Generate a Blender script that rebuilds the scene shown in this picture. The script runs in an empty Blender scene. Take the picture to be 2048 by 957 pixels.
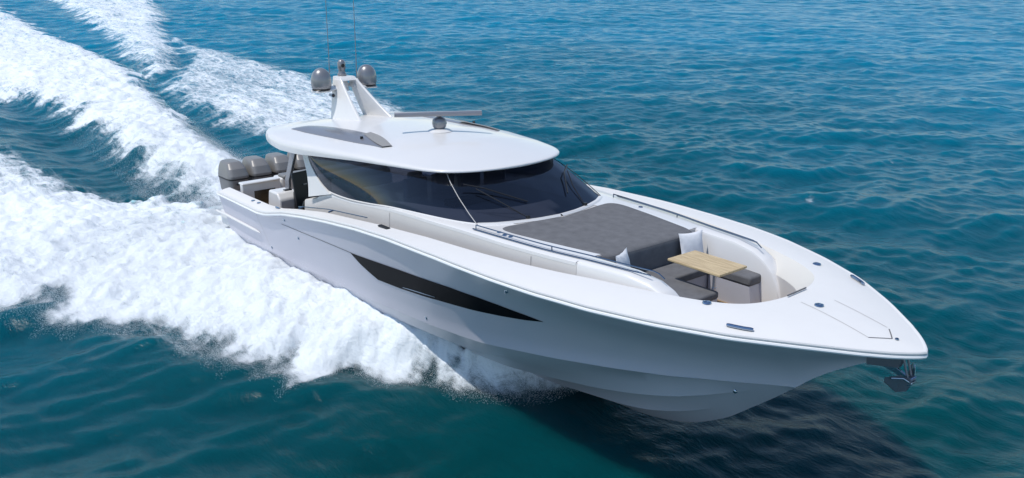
import bpy, bmesh, math, random
import numpy as np
from mathutils import Vector, Matrix
from mathutils.bvhtree import BVHTree
R = math.radians
random.seed(7); rng = np.random.default_rng(7)
SC = bpy.context.scene; COL = SC.collection

# ------------------------------------------------------------------ camera, sky, sun
TRIM = R(2.0); TZ = -0.059013
BM = Matrix.Translation((0, 0, TZ)) @ Matrix.Rotation(-TRIM, 4, 'Y')      # boat frame -> world
camd = bpy.data.cameras.new('camera'); cam = bpy.data.objects.new('camera', camd); COL.objects.link(cam)
CF = Vector((-0.72721426, 0.60906141, -0.31654955)); CR = Vector((0.63711332, 0.77053805, 0.01891363)); CU = Vector((-0.25543303, 0.18792368, 0.9483874))
m = Matrix.Identity(4)
for i, v in enumerate((CR, CU, -CF)):
    for j in range(3): m[j][i] = v[j]
m.translation = Vector((23.47651748, -11.80788322, 8.72033055))
cam.matrix_world = m
camd.sensor_width = 36; camd.lens = 1793.638 / 2048 * 36; camd.clip_end = 20000; camd.clip_start = .1
SC.camera = cam
SUN_AZ = math.atan2(-0.60, -0.22); SUN_EL = R(65)
sdir = Vector((math.cos(SUN_AZ) * math.cos(SUN_EL), math.sin(SUN_AZ) * math.cos(SUN_EL), math.sin(SUN_EL)))
w = bpy.data.worlds.new('World'); SC.world = w; w.use_nodes = True
nt = w.node_tree; bg = nt.nodes['Background']
sky = nt.nodes.new('ShaderNodeTexSky'); sky.sky_type = 'NISHITA'; sky.sun_disc = False
sky.sun_elevation = SUN_EL; sky.sun_rotation = math.atan2(sdir.x, sdir.y); sky.air_density = 1.0; sky.dust_density = 0.0; sky.ozone_density = 1.2
nt.links.new(sky.outputs[0], bg.inputs[0]); bg.inputs[1].default_value = 0.15
sl = bpy.data.lights.new('sun', 'SUN'); so = bpy.data.objects.new('sun', sl); COL.objects.link(so)
sl.energy = 3.5; sl.angle = R(.53); sl.color = (1, .95, .88)
so.rotation_euler = sdir.to_track_quat('Z', 'Y').to_euler()
SC.view_settings.view_transform = 'Standard'; SC.view_settings.look = 'None'; SC.view_settings.exposure = 0.0; SC.view_settings.gamma = 1
SC.cycles.max_bounces = 8; SC.cycles.transparent_max_bounces = 12; SC.cycles.caustics_reflective = False; SC.cycles.caustics_refractive = False

# ------------------------------------------------------------------ materials
def mat(name, col, rough=.5, metal=0, spec=.5, coat=0, noise=None, bump=None, ior=None):
    M = bpy.data.materials.new(name); M.use_nodes = True; t = M.node_tree; b = t.nodes['Principled BSDF']
    b.inputs['Base Color'].default_value = (*col, 1); b.inputs['Roughness'].default_value = rough; b.inputs['Metallic'].default_value = metal
    b.inputs['Specular IOR Level'].default_value = spec; b.inputs['Coat Weight'].default_value = coat; b.inputs['Coat Roughness'].default_value = .06
    if ior: b.inputs['IOR'].default_value = ior
    tc = t.nodes.new('ShaderNodeTexCoord')
    if noise:
        sc, amt = noise
        n = t.nodes.new('ShaderNodeTexNoise'); n.inputs['Scale'].default_value = sc; n.inputs['Detail'].default_value = 6; n.inputs['Roughness'].default_value = .6
        t.links.new(tc.outputs['Object'], n.inputs['Vector'])
        mx = t.nodes.new('ShaderNodeMix'); mx.data_type = 'RGBA'
        mx.inputs[6].default_value = (*[c * (1 - amt) for c in col], 1); mx.inputs[7].default_value = (*[min(1, c * (1 + amt)) for c in col], 1)
        t.links.new(n.outputs['Fac'], mx.inputs[0]); t.links.new(mx.outputs[2], b.inputs['Base Color'])
    if bump:
        sc, st, di = bump
        n = t.nodes.new('ShaderNodeTexNoise'); n.inputs['Scale'].default_value = sc; n.inputs['Detail'].default_value = 4
        t.links.new(tc.outputs['Object'], n.inputs['Vector'])
        bp = t.nodes.new('ShaderNodeBump'); bp.inputs['Strength'].default_value = st; bp.inputs['Distance'].default_value = di
        t.links.new(n.outputs['Fac'], bp.inputs['Height']); t.links.new(bp.outputs[0], b.inputs['Normal'])
    return M
M = {}
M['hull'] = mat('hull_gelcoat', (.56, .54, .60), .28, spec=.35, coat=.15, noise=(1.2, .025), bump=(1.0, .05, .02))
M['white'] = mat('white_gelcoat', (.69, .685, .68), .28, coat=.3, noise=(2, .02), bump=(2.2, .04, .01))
M['deck'] = mat('nonskid_deck', (.68, .678, .672), .6, noise=(3, .025), bump=(220, .25, .002))
M['cream'] = mat('cream_liner', (.64, .62, .575), .45, noise=(3, .02))
M['trunk'] = mat('trunk_side', (.58, .565, .55), .4, coat=.1, noise=(3, .02))
M['rub'] = mat('rub_rail', (.78, .79, .80), .25, metal=.0, coat=.5)
M['steel'] = mat('stainless', (.55, .57, .60), .16, metal=1, bump=(40, .05, .002))
M['steeldark'] = mat('rail_steel', (.16, .21, .27), .15, metal=1)
M['grey'] = mat('grey_metallic_paint', (.27, .27, .29), .35, metal=.5, coat=.4, noise=(6, .05))
M['domegrey'] = mat('dome_grey', (.25, .25, .26), .32, metal=.45, coat=.4, noise=(5, .06))
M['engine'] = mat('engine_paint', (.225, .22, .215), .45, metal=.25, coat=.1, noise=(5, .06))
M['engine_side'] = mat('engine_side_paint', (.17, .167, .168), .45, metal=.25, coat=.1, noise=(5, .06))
M['black'] = mat('black_plastic', (.012, .012, .014), .4, noise=(8, .2))
M['legmetal'] = mat('polished_leg', (.72, .72, .74), .2, metal=.4, noise=(5, .05))
M['benchbase'] = mat('bench_gelcoat', (.50, .50, .55), .4, noise=(4, .03))
M['brownglass'] = mat('bronze_glass', (.06, .045, .03), .15, noise=(5, .8))
M['dark'] = mat('dark_panel', (.022, .023, .027), .35, noise=(4, .15))
M['fabric'] = mat('charcoal_fabric', (.135, .138, .148), .95, spec=.15, noise=(5, .34), bump=(500, .5, .003))
M['pillow'] = mat('pillow_fabric', (.72, .73, .76), .9, spec=.1, bump=(9, .35, .03))
M['seam'] = mat('seam_line', (.12, .12, .13), .7, noise=(8, .1))
M['softseam'] = mat('moulded_seam', (.45, .44, .43), .7, noise=(8, .1))
M['dash'] = mat('dash_grey', (.55, .53, .52), .7, noise=(4, .08))
M['chrome'] = mat('chrome_fitting', (.30, .36, .45), .12, metal=1)
M['galv'] = mat('anchor_metal', (.20, .205, .24), .35, metal=.3, bump=(25, .2, .004))

def wood(name, c1, c2, sc, axis='X'):
    X = bpy.data.materials.new(name); X.use_nodes = True; t = X.node_tree; b = t.nodes['Principled BSDF']
    tc = t.nodes.new('ShaderNodeTexCoord'); mp = t.nodes.new('ShaderNodeMapping')
    mp.inputs['Scale'].default_value = (1.2, 11, 11); t.links.new(tc.outputs['Object'], mp.inputs[0])
    n = t.nodes.new('ShaderNodeTexNoise'); n.inputs['Scale'].default_value = sc; n.inputs['Detail'].default_value = 8; t.links.new(mp.outputs[0], n.inputs['Vector'])
    cr = t.nodes.new('ShaderNodeValToRGB'); cr.color_ramp.elements[0].position = .35; cr.color_ramp.elements[0].color = (*c1, 1); cr.color_ramp.elements[1].position = .68; cr.color_ramp.elements[1].color = (*c2, 1)
    t.links.new(n.outputs['Fac'], cr.inputs[0])
    sx = t.nodes.new('ShaderNodeSeparateXYZ'); t.links.new(tc.outputs['Object'], sx.inputs[0])
    fr = t.nodes.new('ShaderNodeMath'); fr.operation = 'MULTIPLY'; fr.inputs[1].default_value = 10.5; t.links.new(sx.outputs['Y'], fr.inputs[0])
    f2 = t.nodes.new('ShaderNodeMath'); f2.operation = 'FRACT'; t.links.new(fr.outputs[0], f2.inputs[0])
    lt = t.nodes.new('ShaderNodeMath'); lt.operation = 'LESS_THAN'; lt.inputs[1].default_value = .045; t.links.new(f2.outputs[0], lt.inputs[0])
    mx = t.nodes.new('ShaderNodeMix'); mx.data_type = 'RGBA'; t.links.new(lt.outputs[0], mx.inputs[0]); t.links.new(cr.outputs[0], mx.inputs[6]); mx.inputs[7].default_value = (*[c * .55 for c in c1], 1)
    t.links.new(mx.outputs[2], b.inputs['Base Color']); b.inputs['Roughness'].default_value = .5
    return X
M['teak'] = wood('teak_tabletop', (.42, .31, .17), (.60, .47, .28), 3)
M['teakfloor'] = wood('teak_floor', (.26, .17, .09), (.42, .29, .16), 3)

def glassmat(name, tint, trans):
    X = bpy.data.materials.new(name); X.use_nodes = True; t = X.node_tree; t.nodes.remove(t.nodes['Principled BSDF'])
    out = t.nodes['Material Output']
    tr = t.nodes.new('ShaderNodeBsdfTransparent'); tr.inputs[0].default_value = (*tint, 1)
    gl = t.nodes.new('ShaderNodeBsdfGlossy'); gl.inputs['Roughness'].default_value = .02; gl.inputs[0].default_value = (.9, .93, 1, 1)
    df = t.nodes.new('ShaderNodeBsdfDiffuse'); df.inputs[0].default_value = (.013, .018, .034, 1)
    m1 = t.nodes.new('ShaderNodeMixShader'); m1.inputs[0].default_value = trans; t.links.new(df.outputs[0], m1.inputs[1]); t.links.new(tr.outputs[0], m1.inputs[2])
    fr = t.nodes.new('ShaderNodeFresnel'); fr.inputs[0].default_value = 1.5
    n = t.nodes.new('ShaderNodeTexNoise'); n.inputs['Scale'].default_value = 1.3
    bp = t.nodes.new('ShaderNodeBump'); bp.inputs['Strength'].default_value = .03; bp.inputs['Distance'].default_value = .02; t.links.new(n.outputs['Fac'], bp.inputs['Height'])
    t.links.new(bp.outputs[0], gl.inputs['Normal'])
    m2 = t.nodes.new('ShaderNodeMixShader'); t.links.new(fr.outputs[0], m2.inputs[0]); t.links.new(m1.outputs[0], m2.inputs[1]); t.links.new(gl.outputs[0], m2.inputs[2])
    t.links.new(m2.outputs[0], out.inputs[0]); return X
M['glass'] = glassmat('tinted_glass', (.27, .30, .38), .85)
M['hullglass'] = mat('black_hull_glass', (.005, .006, .009), .35, spec=.03, coat=.0, noise=(3, .3))

# ------------------------------------------------------------------ mesh helpers
def link(name, me, material, parent=None, smooth=True, angle=40):
    if smooth:
        me.shade_smooth()
        try: me.set_sharp_from_angle(angle=R(angle))
        except Exception: pass
    if material is not None: me.materials.append(M[material] if isinstance(material, str) else material)
    o = bpy.data.objects.new(name, me); COL.objects.link(o)
    if parent is not None: o.parent = parent
    return o
def pyd(name, verts, faces, material, parent=None, smooth=True, angle=40, fix=True):
    me = bpy.data.meshes.new(name); me.from_pydata([tuple(v) for v in verts], [], [tuple(f) for f in faces])
    if fix:
        bm = bmesh.new(); bm.from_mesh(me); bmesh.ops.remove_doubles(bm, verts=bm.verts, dist=1e-4); bmesh.ops.dissolve_degenerate(bm, edges=bm.edges, dist=1e-5)
        bmesh.ops.recalc_face_normals(bm, faces=bm.faces); bm.to_mesh(me); bm.free()
    me.update()
    return link(name, me, material, parent, smooth, angle)
class MB:
    def __init__(s): s.v = []; s.f = []
    def add(s, v, f):
        k = len(s.v); s.v += [tuple(a) for a in v]; s.f += [tuple(i + k for i in q) for q in f]; return s
    def grid(s, G, cu=False, cv=False):
        n = len(G); mm = len(G[0]); v = [p for r in G for p in r]; f = []
        for i in range(n if cu else n - 1):
            for j in range(mm if cv else mm - 1):
                f.append((i * mm + j, ((i + 1) % n) * mm + j, ((i + 1) % n) * mm + (j + 1) % mm, i * mm + (j + 1) % mm))
        return s.add(v, f)
    def loft(s, rings, caps=True):
        s.grid(rings, cv=True); k = len(s.v) - len(rings) * len(rings[0]); mm = len(rings[0])
        if caps:
            s.f.append(tuple(k + j for j in range(mm))[::-1]); s.f.append(tuple(k + (len(rings) - 1) * mm + j for j in range(mm)))
        return s
    def tube(s, pts, r, n=8, caps=True):
        P = [Vector(p) for p in pts]; rr = r if hasattr(r, '__len__') else [r] * len(P); rings = []
        up = Vector((0, 0, 1))
        for i, p in enumerate(P):
            d = (P[min(i + 1, len(P) - 1)] - P[max(i - 1, 0)]).normalized()
            a = d.cross(up if abs(d.z) < .95 else Vector((1, 0, 0))).normalized(); b = d.cross(a)
            rings.append([p + (a * math.cos(t) + b * math.sin(t)) * rr[i] for t in [2 * math.pi * k / n for k in range(n)]])
        return s.loft(rings, caps)
    def box(s, c, d, rot=None):
        v = [Vector((sx * d[0] / 2, sy * d[1] / 2, sz * d[2] / 2)) for sx in (-1, 1) for sy in (-1, 1) for sz in (-1, 1)]
        if rot is not None: v = [rot @ q for q in v]
        v = [q + Vector(c) for q in v]
        return s.add(v, [(0, 1, 3, 2), (4, 6, 7, 5), (0, 4, 5, 1), (2, 3, 7, 6), (0, 2, 6, 4), (1, 5, 7, 3)])
    def lathe(s, prof, c, n=24, axis='Z'):
        rings = []
        for r, z in prof:
            ring = []
            for k in range(n):
                t = 2 * math.pi * k / n; p = (r * math.cos(t), r * math.sin(t), z)
                if axis == 'X': p = (z, r * math.cos(t), r * math.sin(t))
                if axis == 'Y': p = (r * math.cos(t), z, r * math.sin(t))
                ring.append(Vector(p) + Vector(c))
            rings.append(ring)
        return s.loft(rings)
    def prism(s, poly, z0, z1):
        a = [(x, y, z0) for x, y in poly]; b = [(x, y, z1) for x, y in poly]; return s.loft([a, b])
    def build(s, name, material, parent=None, smooth=True, angle=40, bevel=0, seg=3):
        o = pyd(name, s.v, s.f, material, parent, smooth, angle)
        if bevel:
            md = o.modifiers.new('bevel', 'BEVEL'); md.width = bevel; md.segments = seg; md.limit_method = 'ANGLE'; md.angle_limit = R(35)
        return o
def itp(T):
    a = np.array(T, float); return lambda x: np.interp(x, a[:, 0], a[:, 1])
def smoothitp(T, k=9):
    a = np.array(T, float); X = np.linspace(a[0, 0], a[-1, 0], 800); Y = np.interp(X, a[:, 0], a[:, 1])
    kk = int(800 * .035); ker = np.hanning(kk); ker /= ker.sum()
    Yp = np.concatenate([2 * Y[0] - Y[1:kk + 1][::-1], Y, 2 * Y[-1] - Y[-kk - 1:-1][::-1]]); Ys = np.convolve(Yp, ker, 'same')[kk:-kk]
    Ys[0] = Y[0]; Ys[-1] = Y[-1]
    return lambda x: np.interp(x, X, Ys)
def tag(o, label, cat, group=None, kind=None):
    o['label'] = label
    if cat: o['category'] = cat
    if group: o['group'] = group
    if kind: o['kind'] = kind
def empty(name, mtx):
    o = bpy.data.objects.new(name, None); COL.objects.link(o); o.matrix_world = mtx; o.empty_display_size = .3; return o

# ------------------------------------------------------------------ hull lines (boat frame: x forward, y port, z up)
ys = smoothitp([(0, 2.72), (2.3, 2.8), (5, 2.92), (8.5, 3.02), (10.5, 3.03), (11.5, 3.02), (12.5, 2.97), (13.5, 2.86), (14.5, 2.65), (15.5, 2.3), (16.5, 1.81), (17.3, 1.24), (18, .66), (18.3, .38), (18.54, .16)])
_ys = ys
def ys(x):
    x = np.asarray(x, float); k = np.clip((x - 18.0) / .54, 0, 1); lin = .66 - (x - 18.0) * .93
    return np.where(x > 18.0, np.maximum(lin, 0) * np.sqrt(np.maximum(0, 1 - k ** 4)), _ys(x)) + 0.0
zs = smoothitp([(0, 1.96), (1.7, 1.99), (2.8, 2.01), (3.36, 2.08), (4.41, 2.32), (5.49, 2.49), (6.66, 2.64), (8.1, 2.79), (9.3, 2.86), (11, 2.89), (14, 2.87), (16.2, 2.82), (17.35, 2.78), (18.54, 2.70)])
yc = smoothitp([(0, 2.45), (8, 2.55), (10, 2.48), (11.5, 2.33), (13, 1.98), (14, 1.63), (15, 1.18), (16, .57), (16.62, 0.0), (18.54, 0)])
zc0 = smoothitp([(0, .85), (4, .91), (8.2, 1.06), (9.8, 1.12), (11.07, 1.17), (11.85, 1.23), (12.95, 1.33), (13.9, 1.40), (14.7, 1.45), (15.4, 1.5), (16.1, 1.53), (16.6, 1.50)])
zk = smoothitp([(0, -.62), (8, -.54), (11.8, -.40), (12.59, -.337), (13.43, -.273), (13.95, -.175), (14.44, -.027), (14.79, .122), (15.34, .436), (15.77, .795), (16.16, 1.11), (16.53, 1.435), (16.87, 1.755), (17.2, 2.0), (17.53, 2.21), (17.85, 2.405), (18.15, 2.54), (18.54, 2.66)])
pf = smoothitp([(0, 1.0), (8, 1.0), (11, 1.12), (13, 1.45), (15, 1.75), (17, 1.9), (18.54, 1.7)])
def zc(x): return float(zc0(x)) if x < 16.6 else float(zk(x))
def side_pt(x, s):     # s 0 chine .. 1 sheer, returns (|y|, z)
    a, b = float(yc(x)), float(ys(x)); c, d = zc(x), float(zs(x))
    return a + (b - a) * s ** float(pf(x)), c + (d - c) * s
def hull_y(x, z):
    c = side_pt(x, 0)[1]; d = float(zs(x)); s = max(0, min(1, (z - c) / (d - c))); return side_pt(x, s)[0]
XS = list(np.concatenate([np.linspace(0, 11, 45), np.linspace(11.15, 18.0, 80), 18.54 - .5 * np.linspace(.95, 0, 14) ** 2]))
def section(x):
    kz = float(zk(x)); cy, cz = side_pt(x, 0); rows = [(0, kz)]
    dfac = min(1, max(0, (16.4 - x) / 1.5))
    iy = max(0, cy - .15 * dfac); iz = cz - (.30 - .012 * max(0, x - 11) * 5) * dfac if x < 16.5 else cz
    iz = max(iz, kz + .02 * dfac)
    def lin(t): return (iy * t, kz + (iz - kz) * t ** 1.05)
    for t in (.15, .30):
        rows.append(lin(t))
    s3 = .11 * min(1, max(0, (15.2 - x) / 1.2)); y0, z0 = lin(.30); rows.append((y0 + s3, z0 - .012 * (s3 > 0)))
    y0, z0 = lin(.46); rows.append((max(y0, rows[-1][0]), z0)); rows.append(lin(.64))
    s2 = .12 * min(1, max(0, (16.0 - x) / 1.2)); y0, z0 = lin(.64); rows.append((y0 + s2, z0 - .012 * (s2 > 0)))
    y0, z0 = lin(.82); rows.append((max(y0, rows[-1][0]), z0))
    rows.append((iy, iz)); rows.append((cy, cz - .02 * dfac)); rows.append((cy + .02 * dfac, cz))
    for k in range(1, 17): rows.append(side_pt(x, k / 16) if k > 1 else (side_pt(x, 1 / 16)[0] + .012 * dfac, side_pt(x, 1 / 16)[1]))
    return rows
yacht = empty('motor_yacht', BM)
tag(yacht, 'white and silver motor yacht with grey hardtop domes speeding through blue green water', 'motor yacht')
hb = MB()
for s in (-1, 1): hb.grid([[(x, s * a, b) for a, b in section(x)] for x in XS])
t0 = section(0); hb.add([(0, -a, b) for a, b in t0[::-1]] + [(0, a, b) for a, b in t0], [tuple(range(2 * len(t0)))])
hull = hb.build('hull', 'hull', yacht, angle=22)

# cap rail / rub rail along the sheer
rim = [(x, float(ys(x)), float(zs(x))) for x in np.concatenate([np.linspace(0, 17.9, 150), 18.54 - .6 * np.linspace(1, 0, 22)[:-1] ** 2])]
tip = [(18.56, .02, 2.70)]
full = [(x, -y, z) for x, y, z in rim] + [(18.55, 0, 2.70)] + [(x, y, z) for x, y, z in rim[::-1]]
MB().tube([(x, y * 1.004 + (.012 if y > 0 else -.012), z + .0) for x, y, z in full], .032, 8).build('rub_rail', 'rub', yacht)
MB().tube([(x, y * 1.0, z + .058) for x, y, z in full], .030, 8).build('gunwale_moulding', 'white', yacht)

# inner edge of deck / bulwark cap
inner = [(0.05, 2.40), (1.5, 2.45), (3.4, 2.50), (5, 2.62), (8.5, 2.64), (10, 2.56), (11.5, 2.45), (12.5, 2.30), (13.3, 2.13), (14.2, 1.87), (15, 1.62), (15.6, 1.38), (16.0, 1.14), (16.2, .93), (16.33, .6), (16.38, .3), (16.40, 0)]
def resample(pts, n, it=6):
    P = np.array(pts, float); d = np.r_[0, np.cumsum(np.linalg.norm(np.diff(P, axis=0), axis=1))]; t = np.linspace(0, d[-1], n)
    Q = np.stack([np.interp(t, d, P[:, k]) for k in range(P.shape[1])], 1)
    for _ in range(it):
        Q[1:-1] = .25 * Q[:-2] + .5 * Q[1:-1] + .25 * Q[2:]
    return Q
inA = resample([p for p in inner if p[0] < 12.4], 70); inB = resample([p for p in inner if p[0] >= 12.4], 61)
inA = resample([p for p in inner if p[0] <= 12.5], 70); inB = resample([p for p in inner if p[0] >= 12.5], 61)
inn = np.vstack([inA, inB[1:]])
outA = np.array([(x, float(ys(x))) for x in np.linspace(0.05, 12.5, 70)])
outB = resample([(x, float(ys(x))) for x in np.concatenate([np.linspace(12.5, 18.0, 150), 18.54 - .54 * np.linspace(.98, 0, 40) ** 2])], 61, 1)
outB[:, 1] = [float(ys(x)) if x < 18.3 else y for x, y in outB]
out = np.vstack([outA, outB[1:]])
zi_f = smoothitp([(0, 2.10), (2.8, 2.16), (3.6, 2.24), (4.6, 2.44), (6, 2.66), (8.5, 2.90), (10, 2.98), (12, 3.02), (14, 3.05), (16.4, 3.02)])
deckgrid = []
for (ox, oy), (ix, iy) in zip(out, inn):
    row = []
    zo = float(zs(ox)) + .075; zi = float(zi_f(ix))
    for k in range(11):
        t = k / 10; x = ox + (ix - ox) * t; y = oy - .012 + (iy - oy + .012) * t
        z = zo + (zi - zo) * (1 - (1 - t) ** 1.7)
        row.append((x, max(0, y), z))
    deckgrid.append(row)
db = MB(); db.grid(deckgrid); db.grid([[(x, -y, z) for x, y, z in r] for r in deckgrid])
deck = db.build('deck', 'deck', yacht, angle=50)
def bvh_of(o): return BVHTree.FromPolygons([v.co[:] for v in o.data.vertices], [p.vertices[:] for p in o.data.polygons])
deckbvh = bvh_of(deck)
def dz(x, y, b=deckbvh, d=3.0):
    h = b.ray_cast(Vector((x, y, 9)), Vector((0, 0, -1))); return h[0].z if h[0] is not None else d
# bulwark inner liner
lg = []; lg2 = []
for i, (x, y) in enumerate(inn):
    f = min(1, max(0, (x - 11.5) / 3)); z = float(zi_f(x)); fl = 1.42 if x < 4.3 else 2.10
    nx, ny = 0, -1
    if x > 12:
        j = min(len(inn) - 1, i + 1); d = inn[j] - inn[max(0, i - 1)]; L = np.hypot(*d); nx, ny = d[1] / L, -d[0] / L
        if nx > 0: nx = -nx
    row = [(x, y, z), (x + nx * .02, y + ny * .02, z - .02)]
    a = .05 + .20 * f; b = .10 + .16 * f
    row.append((x + nx * a, max(0, y + ny * a), z - b)); row.append((x + nx * (a + .012), max(0, y + ny * (a + .012)), z - b - .02)); row = [(p_[0], min(p_[1], hull_y(p_[0], p_[2]) - .05) if p_[2] < float(zs(p_[0])) else p_[1], p_[2]) for p_ in row]; lg.append(row)
    q = row[-1]; lg2.append([(q[0] + nx * .02 * t, max(0, min(q[1] + ny * .02 * t, hull_y(q[0] + nx * .02 * t, q[2] + (fl - q[2]) * t) - .06)), q[2] + (fl - q[2]) * t) for t in np.linspace(0, 1, 9)])
lb = MB(); lb.grid(lg); lb.grid([[(x, -y, z) for x, y, z in r] for r in lg])
lb.build('bulwark_liner', 'cream', yacht, angle=45)
lb = MB(); lb.grid(lg2); lb.grid([[(x, -y, z) for x, y, z in r] for r in lg2]); lb.build('walkway_liner', 'trunk', yacht, angle=45)  # lower liner split off in a darker colour, its shade painted in
# floors
pts = [(x, y) for x, y in inn if x > 4.2]; pts = [(x - (.22 if x > 15.3 else 0), min(max(y - .06, 0), hull_y(x, 2.06) - .08)) for x, y in pts]
poly = [(x, -y) for x, y in pts] + [(x, y) for x, y in pts[::-1]]
MB().prism([p for i, p in enumerate(poly) if i == 0 or p != poly[i - 1]], 2.06, 2.12).build('foredeck_sole', 'teakfloor', yacht, smooth=False)
MB().box((2.3, 0, 1.40), (4.4, 4.9, .06)).build('cockpit_sole', 'teakfloor', yacht, smooth=False)
MB().box((4.28, 0, 1.75), (.06, 4.9, .70)).build('cockpit_step', 'white', yacht, smooth=False)

# ------------------------------------------------------------------ coachroof trunk
yt = smoothitp([(4.2, 2.2), (8, 2.22), (9.5, 2.18), (10.5, 2.08), (11.7, 2.01), (12.7, 1.88), (13.8, 1.68), (14.4, 1.6), (15.2, 1.48), (15.6, 1.42)])
zt = smoothitp([(4.2, 2.54), (4.55, 2.62), (5.3, 2.86), (5.6, 2.93), (6.5, 2.96), (8.1, 3.11), (9.2, 3.14), (15.6, 3.14)])
tb = MB(); TXs = np.linspace(4.22, 13.34, 80)
for s in (-1, 1):
    G = []
    for x in TXs:
        y = float(yt(x)); z = float(zt(x)); f0 = 1.42 if x < 4.2 else 2.1
        G.append([(x, s * (y + .05), f0), (x, s * (y + .03), z - .25), (x, s * (y + .015), z - .05), (x, s * y, z - .015), (x, s * (y - .025), z), (x, s * (y - .2), z + .008), (x, s * 1.2, z + .012), (x, 0, z + .012)])
    tb.grid(G)
    tb.add(G[0], [tuple(range(8))]); tb.add(G[-1], [tuple(range(8))])
trunk = tb.build('coachroof', 'trunk', yacht, angle=35)
# white top strip of the coachroof (brighter gelcoat)
wb = MB()
for s in (-1, 1):
    wb.grid([[(x, s * (float(yt(x)) + .018), float(zt(x)) - .055), (x, s * (float(yt(x)) + .008), float(zt(x)) + .0), (x, s * (float(yt(x)) - .025), float(zt(x)) + .018), (x, s * (float(yt(x)) - .35), float(zt(x)) + .026), (x, s * 1.1, float(zt(x)) + .022)] for x in np.linspace(4.9, 13.32, 90)])
wb.build('coachroof_edge', 'white', yacht, angle=50)
# bow lounge wings
ztop = smoothitp([(13.4, 3.165), (14.3, 3.16), (14.75, 3.09), (15.0, 2.98), (15.2, 2.82), (15.36, 2.6), (15.46, 2.35), (15.5, 2.12)])
for s in (-1, 1):
    G = []
    for x in np.concatenate([np.linspace(13.30, 14.6, 14), np.linspace(14.66, 15.5, 30)]):
        yo = float(yt(x)); k = (x - 13.44) / 2.06; yi = yo - .44 + .12 * k; z = max(2.13, float(ztop(x))); r = min(.07, (z - 2.1) * .4)
        G.append([(x, s * (yo + .05), 2.1), (x, s * (yo + .02), z - .25 if z - .25 > 2.1 else 2.105), (x, s * (yo + .01), z - r), (x, s * (yo - .02), z - r * .3), (x, s * (yo - .08), z), (x, s * (yi + .08), z), (x, s * (yi + .02), z - r * .3), (x, s * yi, z - r), (x, s * yi, 2.1)])
    G = [[(a_, s * min(abs(b_), hull_y(a_, c_) - .07) if c_ < float(zs(a_)) - .05 else b_, c_) for a_, b_, c_ in q_] for q_ in G]
    MB().loft(G).build('lounge_wing', 'white', yacht, angle=45)

# seams on the coachroof side
def strip_on(name, f, n, wdt, mt, par, off=.004):
    # f(t) -> (point, tangent-across vector, normal)
    b = MB(); G = []
    for i in range(n):
        p, a, nn = f(i / (n - 1)); G.append([p - a * wdt / 2 + nn * off, p + a * wdt / 2 + nn * off])
    b.grid(G); o = b.build(name, mt, par, smooth=False); return o
for s in (-1, 1):
    for xx in (8.15, 12.35):
        y = float(yt(xx)); z = float(zt(xx))
        strip_on('coachroof_seam', lambda t: (Vector((xx, s * (y + .05 - .035 * t), 2.3 + (z - .08 - 2.3) * t)), Vector((1, 0, 0)), Vector((0, s, 0))), 4, .014, 'softseam', yacht, .012)

# ------------------------------------------------------------------ hardtop
Wf = [(1.95, 0), (1.96, 1.2), (2.02, 1.75), (2.15, 2.08), (2.4, 2.28), (2.9, 2.42), (3.6, 2.50), (4.4, 2.47), (5.5, 2.36), (6.7, 2.24), (8.0, 2.03), (8.8, 1.82), (9.2, 1.62), (9.45, 1.35), (9.62, 1.0), (9.74, .5), (9.76, 0)]
E_ = smoothitp([(1.95, 3.90), (2.3, 3.80), (3.0, 3.73), (3.7, 3.70), (4.5, 3.72), (5.5, 3.80), (6.7, 3.89), (8, 3.94), (9.76, 3.955)])
CRn = smoothitp([(1.95, 4.04), (2.6, 4.15), (3.5, 4.24), (5, 4.31), (6.8, 4.335), (8, 4.26), (9, 4.12), (9.76, 4.01)])
TH = smoothitp([(1.95, .15), (3, .24), (4.5, .24), (6, .15), (8, .08), (9.76, .05)])
outl = resample(Wf, 140)
outl[0, 1] = 0; outl[-1, 1] = 0
xc0, xc1 = 2.0, 9.7
def roof_z(x, y):
    Wy = np.interp(x, outl[:, 0], outl[:, 1]); Wy = max(Wy, .05); t = min(1, abs(y) / Wy)
    e = float(E_(x)) + float(TH(x)); c = float(CRn(x))
    return e + (c - e) * (1 - t ** 2.1)
rb = MB(); G = []
for i in range(140):
    ox, oy = outl[i]; row = []
    cx = min(max(ox, 2.9), 8.6)
    zE = float(E_(ox))
    row.append((ox + (cx - ox) * .12, oy * .93, zE - .0)); row.append((ox, oy, zE + .012)); row.append((ox + (ox - cx) * .004, oy * 1.004, zE + float(TH(ox)) * .5)); 
    for k in range(0, 25):
        t = k / 24; t = t ** 1.0; x = ox + (cx - ox) * t; y = oy * (1 - t)
        if k == 0: x = ox - (ox - cx) * .004; y = oy * .994; row.append((x, y, zE + float(TH(ox)) * .93)); continue
        row.append((x, y, roof_z(x, y)))
    G.append(row)
for s in (-1, 1): rb.grid([[(x, s * y, z) for x, y, z in r] for r in G])
roof = rb.build('hardtop', 'white', yacht, angle=55)
ub = MB()
for s in (-1, 1): ub.grid([[(x, s * y * t, float(E_(x)) + .03 * (1 - t)) for t in (0, .5, .93)] for x, y in outl])
ub.build('hardtop_underside', 'cream', yacht)
roofbvh = bvh_of(roof)
def rz(x, y): return dz(x, y, roofbvh, 4.2)
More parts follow.
